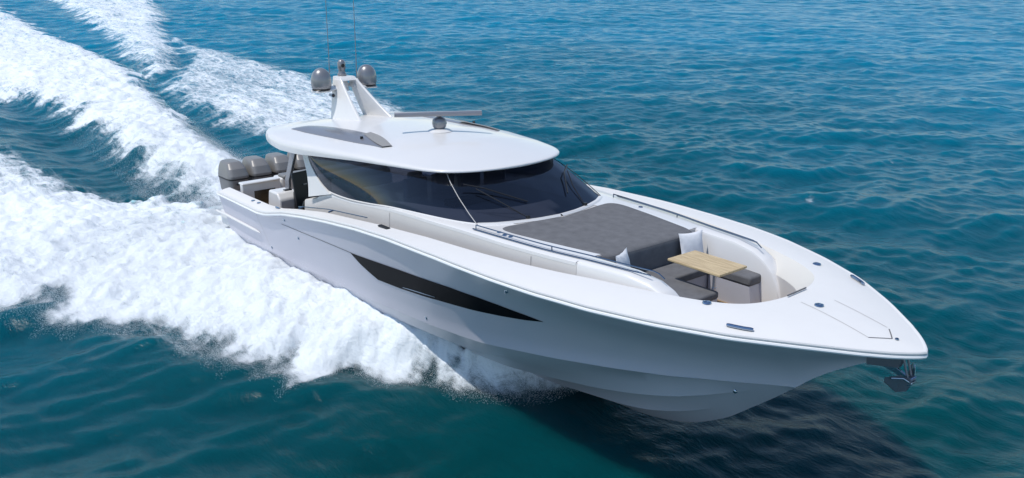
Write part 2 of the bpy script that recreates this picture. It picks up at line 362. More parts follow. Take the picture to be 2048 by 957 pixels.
# side vents in the hardtop shoulders: outline in plan (x, |y|)
VO = 'VENT'
def vent(s):
    par = yacht
    # lower edge (outboard) and upper edge (inboard)
    lo = resample([(3.05, 1.86), (3.7, 1.88), (4.6, 1.86), (5.8, 1.78), (6.6, 1.70), (7.0, 1.66)], 26); up = resample([(3.15, 1.62), (3.6, 1.36), (4.4, 1.27), (5.4, 1.22), (6.3, 1.22), (7.15, 1.48)], 26)
    G = []
    for i in range(26):
        a, b = lo[i], up[i]; row = []
        for k in range(9):
            t = k / 8; x = a[0] + (b[0] - a[0]) * t; y = a[1] + (b[1] - a[1]) * t
            lift = .012 + .045 * math.sin(math.pi * min(1, t * 1.0)) ** .6 * min(1, (26 - 1 - i) / 6, i / 2 + .2)
            row.append((x, s * y, rz(x, s * y) + lift))
        row = [(row[0][0], row[0][1], row[0][2] - .04)] + row + [(row[-1][0], row[-1][1], row[-1][2] - .04)]
        G.append(row)
    v = MB().grid(G).build('roof_vent', 'grey', par, angle=40)
    fr = []
    for i in range(17, 26):
        a, b = lo[i], up[i]; f = (i - 17) / 8
        fr.append([(a[0] + (b[0] - a[0]) * t, s * (a[1] + (b[1] - a[1]) * t), rz(a[0] + (b[0] - a[0]) * t, s * (a[1] + (b[1] - a[1]) * t)) + .075 * (1 - f * .6)) for t in np.linspace(.1 + .55 * (1 - f), .95, 6)])
    MB().grid(fr).build('vent_grille', 'seamgrille', v, smooth=False)
    MB().lathe([(0, .03), (.035, .03), (.035, -.03), (0, -.03)], (6.05, s * 1.6, rz(6.05, s * 1.6) + .07), 12).build('vent_light', 'black', v)
g = mat('grille_mesh', (.30, .295, .29), .6, metal=.3, bump=(160, .8, .01)); M['seamgrille'] = g
vent(-1); vent(1)

# ------------------------------------------------------------------ cabin glass
base = [(4.28, 2.09, 3.66), (4.45, 2.13, 3.48), (4.73, 2.17, 3.30), (5.13, 2.20, 3.08), (5.5, 2.21, 2.965), (6.0, 2.215, 2.955), (6.5, 2.215, 2.97), (7.3, 2.215, 3.04), (8.1, 2.205, 3.13), (9.15, 2.09, 3.165), (9.75, 1.96, 3.165), (10.15, 1.84, 3.165), (10.45, 1.68, 3.165)]
top = [(4.22, 2.07, 3.74), (4.6, 2.06, 3.75), (5.0, 2.04, 3.80), (5.4, 2.01, 3.84), (5.8, 1.98, 3.86), (6.2, 1.95, 3.89), (6.6, 1.92, 3.91), (7.1, 1.87, 3.93), (7.6, 1.82, 3.95), (8.1, 1.74, 3.965), (8.45, 1.66, 3.97), (8.7, 1.56, 3.97), (8.95, 1.33, 3.97)]
fb = [(10.45, 1.68, 3.165), (10.66, 1.38, 3.165), (10.83, .95, 3.165), (10.95, .5, 3.165), (11.0, 0, 3.165)]
ft = [(8.95, 1.33, 3.97), (9.12, 1.05, 3.97), (9.24, .7, 3.97), (9.31, .35, 3.97), (9.33, 0, 3.97)]
def glass(name, B, T, s, bulge=.05):
    b = resample(B, 40); t = resample(T, 40); G = []
    for i in range(40):
        row = []
        for k in range(9):
            u = k / 8; p = b[i] * (1 - u) + t[i] * u; q = bulge * math.sin(math.pi * u)
            row.append((p[0] + q * .3, s * (p[1] + q * .6), p[2] + q * .2))
        G.append(row)
    return G
for s in (-1, 1):
    MB().grid(glass('side', base, top, s)).build('side_window', 'glass', yacht, angle=60)
gf = glass('w', fb, ft, 1)
full = [[(x, -y, z) for x, y, z in r] for r in gf] + gf[::-1][1:]
MB().grid(full).build('windshield', 'glass', yacht, angle=60)
# corner posts between windshield and side panes, window base trim
for s in (-1, 1):
    MB().tube([(10.46, s * 1.70, 3.17), (10.17, s * 1.675, 3.33), (9.75, s * 1.61, 3.56), (9.33, s * 1.50, 3.77), (8.97, s * 1.36, 3.95)], .009, 6).build('window_post', 'softseam' if s < 0 else 'black', yacht)
    MB().grid([[(p[0] + .0, s * (p[1] + .012), p[2] - .03), (p[0], s * (p[1] + .022), p[2] + .004), (p[0], s * (p[1] - .01), p[2] + .022)] for p in resample(base[4:], 50)]).build('window_sill', 'white', yacht)
    # white sweeping side panel behind the side window
    out_ = [(3.98, 3.74), (4.20, 3.48), (4.40, 3.25), (4.56, 2.95), (4.62, 2.70)]; inn_ = [(4.30, 3.72), (4.47, 3.49), (4.76, 3.30), (5.15, 3.08), (5.62, 2.94)]
    A = resample(out_, 24); B = resample(inn_, 24); G1 = []
    for i in range(24):
        row = []
        for k in range(6):
            u = k / 5; x, z = A[i] * (1 - u) + B[i] * u; row.append((x, s * (2.245 - (z - 2.95) * .2 + .012), z))
        row = [(row[0][0], row[0][1] - s * .12, row[0][2])] + row + [(row[-1][0], row[-1][1] - s * .05, row[-1][2])]
        G1.append(row)
    MB().grid(G1).build('cabin_pillar', 'white', yacht, angle=40)
# white ledge in front of windshield
lb = MB(); R_ = resample(fb, 40)
for s in (-1, 1): lb.grid([[(p[0] - .04, s * p[1] * .98, 3.19), (p[0] + .02, s * (p[1] + .015), 3.195), (p[0] + .05, s * (p[1] + .03), 3.16)] for p in R_])
lb.build('windshield_ledge', 'white', yacht)
# cabin interior: dash, seats, sole, aft bulkhead
fbr = resample(fb, 30)
dash = [(p[0] - .10, p[1] * .95) for p in fbr]; poly = [(x, -y) for x, y in dash] + [(x, y) for x, y in dash[::-1][1:]] + [(9.2, 1.7), (9.3, 0), (9.2, -1.7)]
MB().prism(poly, 3.02, 3.10).build('dashboard', 'dash', yacht, smooth=False)
MB().box((8.95, -.75, 3.12), (.35, 1.1, .34)).build('helm_console', 'black', yacht, bevel=.05)
for yy in (-1.1, -.35, .4, 1.15):
    sb = MB(); sb.box((7.7, yy, 2.75), (.55, .58, .16)); sb.box((7.42, yy, 3.12), (.16, .58, .72)); sb.box((7.42, yy, 3.54), (.13, .36, .16)); sb.build('helm_seat', 'dash', yacht, bevel=.05)
sb = MB(); sb.box((6.0, -1.6, 2.75), (1.6, .7, .35)); sb.box((6.0, -1.93, 3.0), (1.6, .14, .4)); sb.build('cabin_sofa', 'dash', yacht, bevel=.05)
# wiper arms
for s in (-1, 1):
    wpb = MB(); wpb.tube([(10.80, s * .78 + .08, 3.21), (10.3, s * 1.0, 3.48), (9.85, s * 1.25 + .0, 3.70)], .012, 6); wpb.tube([(10.5, s * .55 + .1, 3.43), (9.9, s * 1.1, 3.70), (9.65, s * 1.42, 3.78)], .016, 6); wpb.lathe([(.0, .05), (.04, .05), (.045, -.04), (0, -.04)], (10.82, s * .78 + .08, 3.2), 10)
    wpb.build('windshield_wiper', 'black', yacht)

# ------------------------------------------------------------------ hull details
def hpt(x, z, s=-1, off=.006): return Vector((x, s * (hull_y(x, z) + off), z))
upl = [(7.46, 2.095), (8.66, 2.17), (9.4, 2.21), (11.04, 2.29), (11.7, 2.29), (12.26, 2.25), (12.77, 2.19), (13.10, 2.135)]
lol = [(7.46, 2.09), (7.75, 1.92), (8.01, 1.82), (8.36, 1.70), (9.15, 1.73), (10.03, 1.8), (10.81, 1.87), (11.52, 1.93), (12.11, 1.98), (12.68, 2.05), (13.10, 2.13)]
for s in (-1, 1):
    A = itp(upl); B = itp(lol); G = []; XX_ = np.linspace(7.46, 13.10, 70)
    for x in XX_:
        z1, z0 = float(A(x)), float(B(x)); G.append([hpt(x, z0 + (z1 - z0) * k / 4, s, .010) for k in range(5)])
    hw = MB().grid(G).build('hull_window', 'hullglass', yacht, angle=60)
    G = [[hpt(x, z - .006, s, .005), hpt(x, z + .008, s, .005)] for x, z in zip(np.linspace(4.1, 7.5, 30), np.interp(np.linspace(4.1, 7.5, 30), [4.1, 7.5], [2.0, 2.095]))]
    MB().grid(G).build('hull_crease', 'seam', yacht, smooth=False)
    MB().grid([[hpt(9.3 + 1.1 * t, 1.785 + .10 * t, s, .016), hpt(9.3 + 1.1 * t, 1.797 + .10 * t + .012 * math.sin(math.pi * t), s, .016)] for t in np.linspace(0, 1, 16)]).build('window_bezel', 'steeldark', hw, smooth=False)
    fb_ = []
    for x, z, r in ((4.37, 2.16, .035), (4.84, 1.80, .04), (2.81, 1.04, .04), (9.83, 1.25, .04), (12.7, 2.69, .04), (15.9, 1.35, .035)):
        p = hpt(x, z, s, .0); MB().lathe([(0, .02 * s), (r * .6, .018 * s), (r, .01 * s), (r, -.01 * s), (0, -.01 * s)], p, 12, 'Y').build('drain_fitting', 'chrome', yacht)
    # thin vertical moulding seam and lower spray rail at the stern
    MB().grid([[hpt(2.6 + .12 * t, 1.93 - .85 * t, s, .003), hpt(2.612 + .12 * t, 1.93 - .85 * t, s, .003)] for t in np.linspace(0, 1, 8)]).build('hull_seam', 'softseam', yacht, smooth=False)
    MB().tube([hpt(max(x, 0), 1.36 + .0 * x, s, .02) if x >= 0 else Vector((x, s * 2.62, 1.36)) for x in (-.5, -.2, 0, .5, 1, 1.6, 2.1, 2.4)], [.038] * 6 + [.034, .01], 8).build('spray_rail', 'white', yacht)
MB().box((-.28, 0, 1.16), (.56, 5.0, .42)).build('swim_platform', 'white', yacht, bevel=.05)
MB().box((-.28, 0, 1.385), (.50, 4.8, .03)).build('platform_teak', 'teakfloor', yacht)

# ------------------------------------------------------------------ transom, cockpit furniture
bk = MB(); bk.box((.55, -1.72, 1.85), (.16, 1.12, .86)); bk.box((.52, -1.72, 2.26), (.28, 1.12, .06)); blk = bk.build('transom_livewell', 'white', yacht, bevel=.03)
MB().box((.637, -1.635, 1.80), (.014, .62, .46)).build('livewell_window', 'brownglass', blk)
MB().box((.30, .45, 1.85), (.55, 3.1, .8)).build('transom_seat', 'white', yacht, bevel=.06)
MB().box((.45, .45, 2.28), (.42, 3.0, .12)).build('transom_cushion', 'engine', yacht, bevel=.05)
b2 = MB(); b2.loft([[(1.55, -2.02, 1.42), (2.35, -2.02, 1.42), (2.35, -1.36, 1.42), (1.55, -1.36, 1.42)], [(1.60, -1.98, 2.1), (2.30, -1.98, 2.1), (2.26, -1.38, 2.1), (1.60, -1.38, 2.1)], [(1.62, -1.97, 2.26), (2.12, -1.97, 2.26), (2.08, -1.40, 2.26), (1.62, -1.40, 2.26)]])
bx = b2.build('bait_station', 'white', yacht, bevel=.05)
MB().box((2.0, -1.6, 2.268), (.12, .2, .03)).build('station_latch', 'black', bx)
MB().grid([[(2.65, -1.7, 1.45), (2.9, -1.7, 1.45)], [(2.62, -1.7, 2.1), (2.95, -1.7, 2.1)]]).build('mezzanine_side', 'dark', yacht)
MB().box((2.65, -1.25, 1.9), (.3, .9, .9)).build('mezzanine_seat', 'dark', yacht, bevel=.05)
dd = MB(); dd.box((0, 0, 0), (.06, .62, .92), None); d_ = dd.build('folding_door', 'dark', yacht, bevel=.02); d_.location = (2.95, -1.60, 2.47); d_.rotation_euler = (0, R(-8), R(14))
dh = MB(); dh.box((0.045, .05, .12), (.02, .14, .03)).build('door_handle', 'grey', d_)
MB().box((2.15, .3, 1.9), (.7, 2.2, 1.0)).build('mezzanine_lounge', 'white', yacht, bevel=.08)
MB().box((2.15, .3, 2.46), (.66, 2.1, .14)).build('mezzanine_cushion', 'engine', yacht, bevel=.06)
for s in (-1, 1):
    b = MB(); b.loft([[(1.7, s * 1.58, 1.5), (2.0, s * 1.58, 1.5), (2.0, s * 1.50, 1.5), (1.7, s * 1.50, 1.5)], [(1.75, s * 1.54, 2.5), (1.98, s * 1.54, 2.5), (1.98, s * 1.46, 2.5), (1.75, s * 1.46, 2.5)], [(2.25, s * 1.42, 3.82), (2.55, s * 1.42, 3.82), (2.55, s * 1.34, 3.82), (2.25, s * 1.34, 3.82)]]); b.build('hardtop_strut', 'grey', yacht, bevel=.015)
for s in (-1, 1):
    MB().loft([[(3.3, s * 1.0, 1.5), (3.36, s * 1.0, 1.5), (3.36, s * 2.05, 1.5), (3.3, s * 2.05, 1.5)], [(3.5, s * 1.0, 2.3), (3.56, s * 1.0, 2.3), (3.56, s * 1.9, 2.3), (3.5, s * 1.9, 2.3)]]).build('cabin_bulkhead', 'dark', yacht)
MB().grid([[(3.9, -2.0, 2.1), (3.9, 2.0, 2.1)], [(3.95, -1.95, 3.85), (3.95, 1.95, 3.85)]]).build('aft_window', 'glass', yacht)
# cup holders and cleats on the stern gunwale, side handrail
for s in (-1, 1):
    for x in (2.0, 2.35): MB().lathe([(0, .01), (.05, .012), (.055, 0), (0, 0)], (x, s * 2.58, dz(x, s * 2.58) + .003), 14).build('rod_holder', 'chrome', yacht)
    MB().box((3.5, s * 2.6, dz(3.5, s * 2.6) + .02), (.22, .05, .035)).build('cleat', 'chrome', yacht, bevel=.01)
    MB().box((8.7, s * 2.72, dz(8.7, s * 2.72) + .015), (.34, .10, .035)).build('cleat', 'black', yacht, bevel=.015)
    hr = MB(); pp = [(x, s * 2.52, float(zi_f(x)) + .05) for x in np.linspace(4.5, 7.7, 14)]; hr.tube(pp, .012, 6)
    for i in (1, 7): hr.tube([pp[i], (pp[i][0] - .05, s * 2.62, pp[i][2] - .04)], .02, 6)
    hr.build('gunwale_handrail', 'steeldark', yacht)
# foredeck: two-bar handrails on the coachroof
for s in (-1, 1):
    rx = [(10.65, 1.87), (11.5, 1.80), (12.5, 1.70), (13.5, 1.50), (14.2, 1.40), (14.66, 1.32)]
    P = resample(rx, 30); b = MB()
    pts = [(x, s * y, 3.235 - .0 * x) for x, y in P]; b.tube(pts + [(14.76, s * 1.305, 3.215), (14.87, s * 1.29, 3.15)], .0115, 7)
    for i in (0, 14): b.tube([(P[i][0], s * P[i][1], 3.235), (P[i][0], s * P[i][1], 3.16)], .012, 6)
    hrn = b.build('bow_handrail', 'steeldark', yacht)
    P2 = resample([(a + .02, c + .09) for a, c in rx], 30); b = MB(); b.tube([(x, s * y, 3.185) for x, y in P2], .013, 6); b.build('toe_rail', 'steeldark', yacht)

# ------------------------------------------------------------------ foredeck fittings
def strip(name, pts, wd, mt, lift=.004, par=yacht, n=None):
    P = resample([(x, y) for x, y in pts], n or 24) if len(pts) > 2 or n else np.array([(pts[0][0] + (pts[1][0] - pts[0][0]) * t, pts[0][1] + (pts[1][1] - pts[0][1]) * t) for t in np.linspace(0, 1, 14)])
    G = []
    for i in range(len(P)):
        d = P[min(i + 1, len(P) - 1)] - P[max(0, i - 1)]; d = d / (np.hypot(*d) + 1e-9); nn = np.array([-d[1], d[0]]) * wd / 2
        a = P[i] + nn; c = P[i] - nn; G.append([(a[0], a[1], dz(*a) + lift), (c[0], c[1], dz(*c) + lift)])
    return MB().grid(G).build(name, mt, par, smooth=False)
strip('hatch_seam', [(16.66, -.20), (17.88, -.36)], .012, 'softseam'); strip('hatch_seam', [(16.92, .31), (17.88, .16)], .012, 'softseam')
strip('hatch_edge', [(17.88, -.36), (18.10, -.10)], .018, 'seam'); strip('hatch_edge', [(18.10, -.10), (17.92, .14)], .018, 'seam')
MB().tube([(16.42, -.20, dz(16.42, -.2) + .03), (16.40, .33, dz(16.42, .33) + .03)], .013, 6).build('hatch_handle', 'seam', yacht)
for x, y in ((15.78, -1.36), (15.78, 1.62), (16.9, -.08), (18.15, -.06)):
    r = .075 if x < 18 else .03
    MB().lathe([(0, .012), (r * .55, .012), (r * .6, .022), (r * .9, .018), (r, 0), (0, 0)], (x, y, dz(x, y) + .002), 20).build('pop_up_fitting', 'chrome', yacht)
for s in (-1, 1):
    P = resample([(16.40, 1.68), (16.5, 1.635), (16.62, 1.575), (16.74, 1.50)], 12, 0); b = MB(); b.tube([(x, s * y, dz(x, s * y) + .03) for x, y in P], [.02] + [.028] * 10 + [.02], 8)
    b.build('cleat', 'chrome', yacht)
# sun pad
pad = [(11.07, 0), (10.98, .6), (10.90, 1.1), (10.86, 1.50), (11.0, 1.60), (11.3, 1.60), (12.07, 1.48), (12.8, 1.34), (13.3, 1.24), (13.46, 1.18), (13.5, 1.0), (13.5, .6), (13.5, 0)]
R1 = resample(pad, 60, 2); ring = [(x, y) for x, y in R1] + [(x, -y) for x, y in R1[::-1][1:-1]]
def ringz(sc, z): return [(12.2 + (x - 12.2) * (1 - sc * .0) - (.0), y, z) if sc == 0 else (x + (12.2 - x) * sc / 1.3, y * (1 - sc / 1.5), z) for x, y in ring]
b = MB(); b.loft([ringz(0, 2.68), ringz(0, 3.07), ringz(.008, 3.115), ringz(.025, 3.15), ringz(.06, 3.172), ringz(.2, 3.180), ringz(.5, 3.180)])
sp = b.build('sun_pad', 'fabric', yacht, angle=60)
b = MB(); b.tube([(x + (12.2 - x) * .014, y * .988, 3.128) for x, y in ring] + [(ring[0][0], ring[0][1], 3.128)], .008, 5); b.build('pad_piping', 'seam', sp)
for xo, nm in ((.26, 'pad_seam'), (1.38, 'pad_seam')):
    G = []
    for y_ in np.linspace(-1.42, 1.42, 40):
        x_ = 11.07 - .08 * (y_ / 1.1) ** 2 + xo; zz_ = 3.1815 + .0; G.append([(x_ - .006, y_ * (1 - .06 * xo), zz_), (x_ + .006, y_ * (1 - .06 * xo), zz_)])
    if xo < 1: MB().grid(G).build(nm, 'seam', sp, smooth=False)
# lounge seating
MB().box((13.80, 0, 2.62), (.60, 2.5, .15)).build('aft_bench_cushion', 'fabric', yacht, bevel=.035)
MB().box((13.76, 0, 2.33), (.56, 2.5, .44)).build('aft_bench_base', 'benchbase', yacht)
def bench(name, x0, x1, y0, y1, z, hc, rake=.0):
    b = MB(); b.loft([[(x0, y0, 2.1), (x1 + rake, y0, 2.1), (x1 + rake, y1, 2.1), (x0, y1, 2.1)], [(x0, y0, z - hc), (x1, y0, z - hc), (x1, y1, z - hc), (x0, y1, z - hc)]]); b.build(name + '_base', 'benchbase', yacht, smooth=False)
    MB().box(((x0 + x1) / 2 + .01, (y0 + y1) / 2, z - hc / 2 + .004), (x1 - x0 + .03, y1 - y0 + .03, hc)).build(name + '_cushion', 'fabric', yacht, bevel=.04)
bench('port_bench'.replace('port_', 'side_'), 14.08, 14.97, .86, 1.30, 2.71, .17, .08)
bench('side_bench', 14.08, 15.04, -1.25, -.12, 2.71, .13, .03)
# table
tb_ = MB(); tb_.box((0, 0, 0), (1.12, .74, .045)); tt = tb_.build('table_top', 'teak', yacht, bevel=.012); tt.location = (14.67, .02, 3.085); tt.rotation_euler = (0, R(.5), R(0))
tl = MB(); tl.lathe([(.11, 0), (.11, .02), (.05, .03), (.045, .5), (.035, .5), (.035, .9), (.09, .92), (.09, .935)], (14.72, .20, 2.12), 18); tl.box((14.72, .20, 3.04), (.6, .3, .03)); tl.build('table_leg', 'legmetal', yacht)
# cup holders beside pad
for x, y in ((11.35, -1.73), (11.5, -1.71), (11.15, -1.70), (11.6, 1.70)):
    MB().lathe([(0, .004), (.035, .006), (.045, .014), (.05, 0), (0, 0)], (x, y, 3.165), 14).build('cup_holder', 'chrome', yacht)

# pillows: things of their own
def pillow(name, c, size, rz_, tilt, label):
    n = 22; v = []; G1 = []; G2 = []
    for i in range(n + 1):
        r1 = []; r2 = []
        for j in range(n + 1):
            a, b = i / n * 2 - 1, j / n * 2 - 1
            e = (1 - abs(a) ** 2.3) * (1 - abs(b) ** 2.3); th = .5 * .26 * e ** .55 * size
            px = a * (1 - .10 * (1 - b * b)) * .5 * size; pz = b * (1 - .10 * (1 - a * a)) * .5 * size
            wob = .006 * math.sin(9 * a + 5 * b)
            r1.append((th + wob, px, pz)); r2.append((-th + wob, px, pz))
        G1.append(r1); G2.append(r2)
    b = MB(); b.grid(G1); b.grid([r[::-1] for r in G2])
    o = b.build(name, 'pillow', None, angle=70)
    o.matrix_world = BM @ Matrix.Translation(c) @ Matrix.Rotation(rz_, 4, 'Z') @ Matrix.Rotation(tilt, 4, 'Y')
    tag(o, label, 'pillow', 'scatter pillows on the bow lounge'); return o
pillow('pillow', (13.66, .86, 2.975), .56, R(-12), R(-14), 'white scatter pillow nearest the far rail, upright against the grey sun pad')
pillow('pillow', (13.68, -.98, 2.975), .56, R(24), R(-12), 'white scatter pillow beside the near coaming, mostly hidden below the handrail')

# ------------------------------------------------------------------ mast, domes, radar
mast = MB()
def fin(s):
    # side arch: rear leg + front leg sections swept, with an opening between the two sides
    rings = []
    for t in np.linspace(0, 1, 18):
        x0 = 2.75 - .35 * t ** .8 ; x1 = 4.52 - 1.75 * t ** .80; x1 = max(x1, x0 + .40)
        y = s * (.52 - .30 * t ** .9); z = 4.06 + 1.08 * t; h = .075 - .02 * t
        cx0, cx1 = x0, x1
        rings.append([(cx0, y - h, z), ((cx0 + cx1) / 2, y - h * 1.3, z), (cx1, y - h * .6, z), (cx1 + .02, y, z), (cx1, y + h * .6, z), ((cx0 + cx1) / 2, y + h * 1.3, z), (cx0, y + h, z), (cx0 - .02, y, z)])
    return rings
for s in (-1, 1): mast.loft(fin(s))
# cross spreader carrying domes
for s in (-1, 1):
    rings = []
    for t in np.linspace(0, 1, 8):
        y = s * (.16 + .74 * t); hw = .26 * (1 - .25 * t); z = 4.86 + .10 * (1 - t) ** 2; hh = .05 - .02 * t
        rings.append([(2.52 - hw, y, z), (2.52 - hw * .8, y, z + hh), (2.52 + hw * .8, y, z + hh), (2.52 + hw, y, z), (2.52 + hw * .8, y, z - hh), (2.52 - hw * .8, y, z - hh)])
    mast.loft(rings)
mast.loft([[(2.36, -.26, 5.10), (2.80, -.26, 5.10), (2.80, .26, 5.10), (2.36, .26, 5.10)], [(2.32, -.22, 5.2), (2.70, -.22, 5.2), (2.70, .22, 5.2), (2.32, .22, 5.2)]])
mast.loft([[(2.35, -.12, 4.8), (2.55, -.12, 4.8), (2.55, .12, 4.8), (2.35, .12, 4.8)], [(2.35, -.1, 5.15), (2.5, -.1, 5.15), (2.5, .1, 5.15), (2.35, .1, 5.15)]])
mast.build('radar_mast', 'white', yacht, bevel=.02, angle=50)
for s in (-1, 1):
    prof = [(0, .0), (.20, .0), (.245, .03), (.262, .10), (.262, .24), (.245, .34), (.20, .44), (.13, .51), (.06, .54), (0, .548)]
    d = MB().lathe(prof, (2.53, s * .68, 4.91), 30).build('satellite_dome', 'domegrey', yacht, angle=60)
    MB().lathe([(0, 0), (.235, 0), (.25, .02), (.235, .035), (0, .035)], (2.53, s * .68, 4.885), 30).build('dome_base', 'black', d)
    sb = MB(); sb.lathe([(0, -.08), (.035, -.06), (.04, .04), (.055, .12), (.045, .125), (0, .10)], (2.68, s * .50, 4.76), 14, 'X'); sb.build('horn', 'chrome', yacht)
    MB().lathe([(0, 0), (.04, 0), (.04, .012), (0, .012)], (2.80, s * .50, 4.76), 14, 'X').build('horn_mouth', 'black', yacht)
tc_ = MB(); tc_.lathe([(0, 0), (.11, 0), (.12, .05), (.09, .10), (.085, .16), (.105, .2), (.105, .34), (.08, .40), (.04, .43), (0, .435)], (2.42, 0, 5.19), 20); th = tc_.build('thermal_camera', 'domegrey', yacht)
MB().lathe([(0, 0), (.045, 0), (.05, .03), (0, .03)], (2.51, -.02, 5.47), 12, 'X').build('camera_lens', 'black', th)
for y, x, h in ((-.30, 2.30, 4.2), (.28, 2.7, 4.2)):
    MB().tube([(x, y, 5.1), (x + .02, y, 6.0), (x + .06, y, 5.1 + h)], [.014, .010, .007], 5).build('whip_antenna', 'domegrey', yacht)
# radar
zr = rz(6.85, 0)
rd = MB().lathe([(0, .03), (.11, .035), (.155, .09), (.17, .17), (.155, .25), (.11, .30), (.06, .32), (.05, .36), (0, .36)], (6.85, 0, zr), 26).build('radar_pedestal', 'domegrey', yacht)
MB().lathe([(0, .045), (.16, .045), (.22, .03), (.30, -.01), (0, -.02)], (6.85, 0, zr), 26).build('radar_plinth', 'white', rd)
bar = MB(); L = 1.0; sec = [(-.06, -.055), (.06, -.055), (.075, 0), (.05, .05), (-.05, .05), (-.07, 0)]
bar.loft([[(a, y, c) for a, c in sec] for y in (-L, L)])
br = bar.build('radar_scanner', 'grey', yacht, bevel=.01); br.location = (6.93, -.08, zr + .405); br.rotation_euler = (0, 0, -math.atan2(1.054, 1.665))

# ------------------------------------------------------------------ outboard engines
def sup(cx, cy, z, a, b, e=3.2, n=28, front=0):
    ring = []
    for k in range(n):
        t = 2 * math.pi * k / n; c, s_ = math.cos(t), math.sin(t)
        ring.append((cx + a * abs(c) ** (2 / e) * (1 if c >= 0 else -1), cy + b * abs(s_) ** (2 / e) * (1 if s_ >= 0 else -1), z))
    return ring
def engine(y):
    o = bpy.data.objects.new('outboard_engine', None); COL.objects.link(o); o.parent = yacht; o.location = (-1.28, y, 0)
    b = MB(); b.loft([sup(0, 0, 1.30, .34, .22), sup(0, 0, 1.62, .40, .27), sup(-.01, 0, 1.70, .46, .30, 4), sup(-.01, 0, 2.06, .485, .315, 5)])
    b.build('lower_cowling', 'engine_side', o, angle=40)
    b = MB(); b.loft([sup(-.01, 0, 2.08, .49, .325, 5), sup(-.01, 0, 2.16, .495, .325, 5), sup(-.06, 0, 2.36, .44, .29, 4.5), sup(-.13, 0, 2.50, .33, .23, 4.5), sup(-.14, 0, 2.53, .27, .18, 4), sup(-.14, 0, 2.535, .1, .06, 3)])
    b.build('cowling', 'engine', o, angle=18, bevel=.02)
    MB().loft([sup(-.01, 0, 2.055, .498, .328, 5), sup(-.01, 0, 2.08, .498, .328, 5)]).build('cowling_trim', 'black', o)
    MB().box((.485, 0, 1.93), (.02, .26, .05)).build('badge', 'black', o, bevel=.008)
    b = MB(); b.box((.30, 0, 1.35), (.5, .30, .5)); b.loft([sup(0, 0, 1.35, .22, .13), sup(0, 0, .3, .20, .08), sup(0, 0, -.5, .24, .05)]); b.build('midsection', 'black', o, bevel=.02)
    return o
for k in range(5): engine(-1.72 + .72 * k)

# ------------------------------------------------------------------ anchor (hangs at the stem)
b = MB(); b.loft([[(17.75, -.09, 2.50), (18.28, -.05, 2.62), (18.28, .05, 2.62), (17.75, .09, 2.50)], [(17.75, -.07, 2.32), (18.22, -.04, 2.42), (18.22, .04, 2.42), (17.75, .07, 2.32)]])
b.tube([(18.26, -.06, 2.66), (18.38, -.05, 2.30)], .016, 6); b.tube([(18.26, .06, 2.66), (18.38, .05, 2.30)], .016, 6)
b.lathe([(0, -.07), (.06, -.06), (.035, 0), (.06, .06), (0, .07)], (18.38, 0, 2.28), 14, 'Y')
b.build('anchor_roller', 'galv', yacht, angle=40)
an = empty('anchor', BM); tag(an, 'shiny steel plough anchor hanging under the tip of the bow', 'anchor')
b = MB(); b.loft([[(17.7, -.014, 2.40), (17.7, .014, 2.40), (17.7, .014, 2.47), (17.7, -.014, 2.47)], [(18.15, -.018, 2.32), (18.15, .018, 2.32), (18.15, .018, 2.42), (18.15, -.018, 2.42)], [(18.42, -.018, 2.20), (18.42, .018, 2.20), (18.42, .018, 2.29), (18.42, -.018, 2.29)]]); b.build('shank', 'chrome', an, bevel=.006)
for s in (-1, 1):
    V = [Vector(p) for p in ((18.44, s * .02, 2.27), (18.33, s * .17, 2.39), (18.22, s * .40, 2.385), (18.20, s * .36, 2.30), (18.24, s * .06, 2.06), (18.36, s * .01, 2.10))]
    off = Vector((-.012, 0, -.014)); MB().add(V + [p + off for p in V], [(0, 1, 4, 5), (1, 2, 3, 4), (11, 10, 7, 6), (10, 9, 8, 7)] + [(k, (k + 1) % 6, (k + 1) % 6 + 6, k + 6) for k in range(6)]).build('fluke', 'galv', an, smooth=False)
    MB().tube([(18.43, s * .03, 2.24), (18.36, s * .16, 2.34), (18.27, s * .34, 2.37)], .012, 6).build('fluke_rib', 'steel', an)
MB().lathe([(0, -.06), (.035, -.06), (.035, .06), (0, .06)], (18.40, 0, 2.24), 10, 'Y').build('crown', 'chrome', an)
MB().tube([(18.42, -.05, 2.32), (18.46, 0, 2.36), (18.42, .05, 2.32), (18.40, 0, 2.27), (18.42, -.05, 2.32)], .012, 6).build('shackle', 'chrome', an)

# ------------------------------------------------------------------ water
def hsh(ix, iy, seed):
    n = (ix.astype(np.int64) * 374761393 + iy.astype(np.int64) * 668265263 + seed * 1442695041) & 0xffffffff
    n = ((n ^ (n >> 13)) * 1274126177) & 0xffffffff; n = n ^ (n >> 16); return (n & 0xffffff) / float(0xffffff)
def vnoise(x, y, seed=0):
    ix = np.floor(x); iy = np.floor(y); fx = x - ix; fy = y - iy; fx = fx * fx * fx * (fx * (fx * 6 - 15) + 10); fy = fy * fy * fy * (fy * (fy * 6 - 15) + 10)
    a = hsh(ix, iy, seed); b = hsh(ix + 1, iy, seed); c = hsh(ix, iy + 1, seed); d = hsh(ix + 1, iy + 1, seed)
    return (a + (b - a) * fx) * (1 - fy) + (c + (d - c) * fx) * fy
def fbm(x, y, o=5, seed=0, g=.5):
    s = 0; a = 1; t = 0
    for k in range(o):
        s = s + a * vnoise(x * 2 ** k + 17.3 * k, y * 2 ** k - 9.1 * k, seed + k); t += a; a *= g
    return s / t
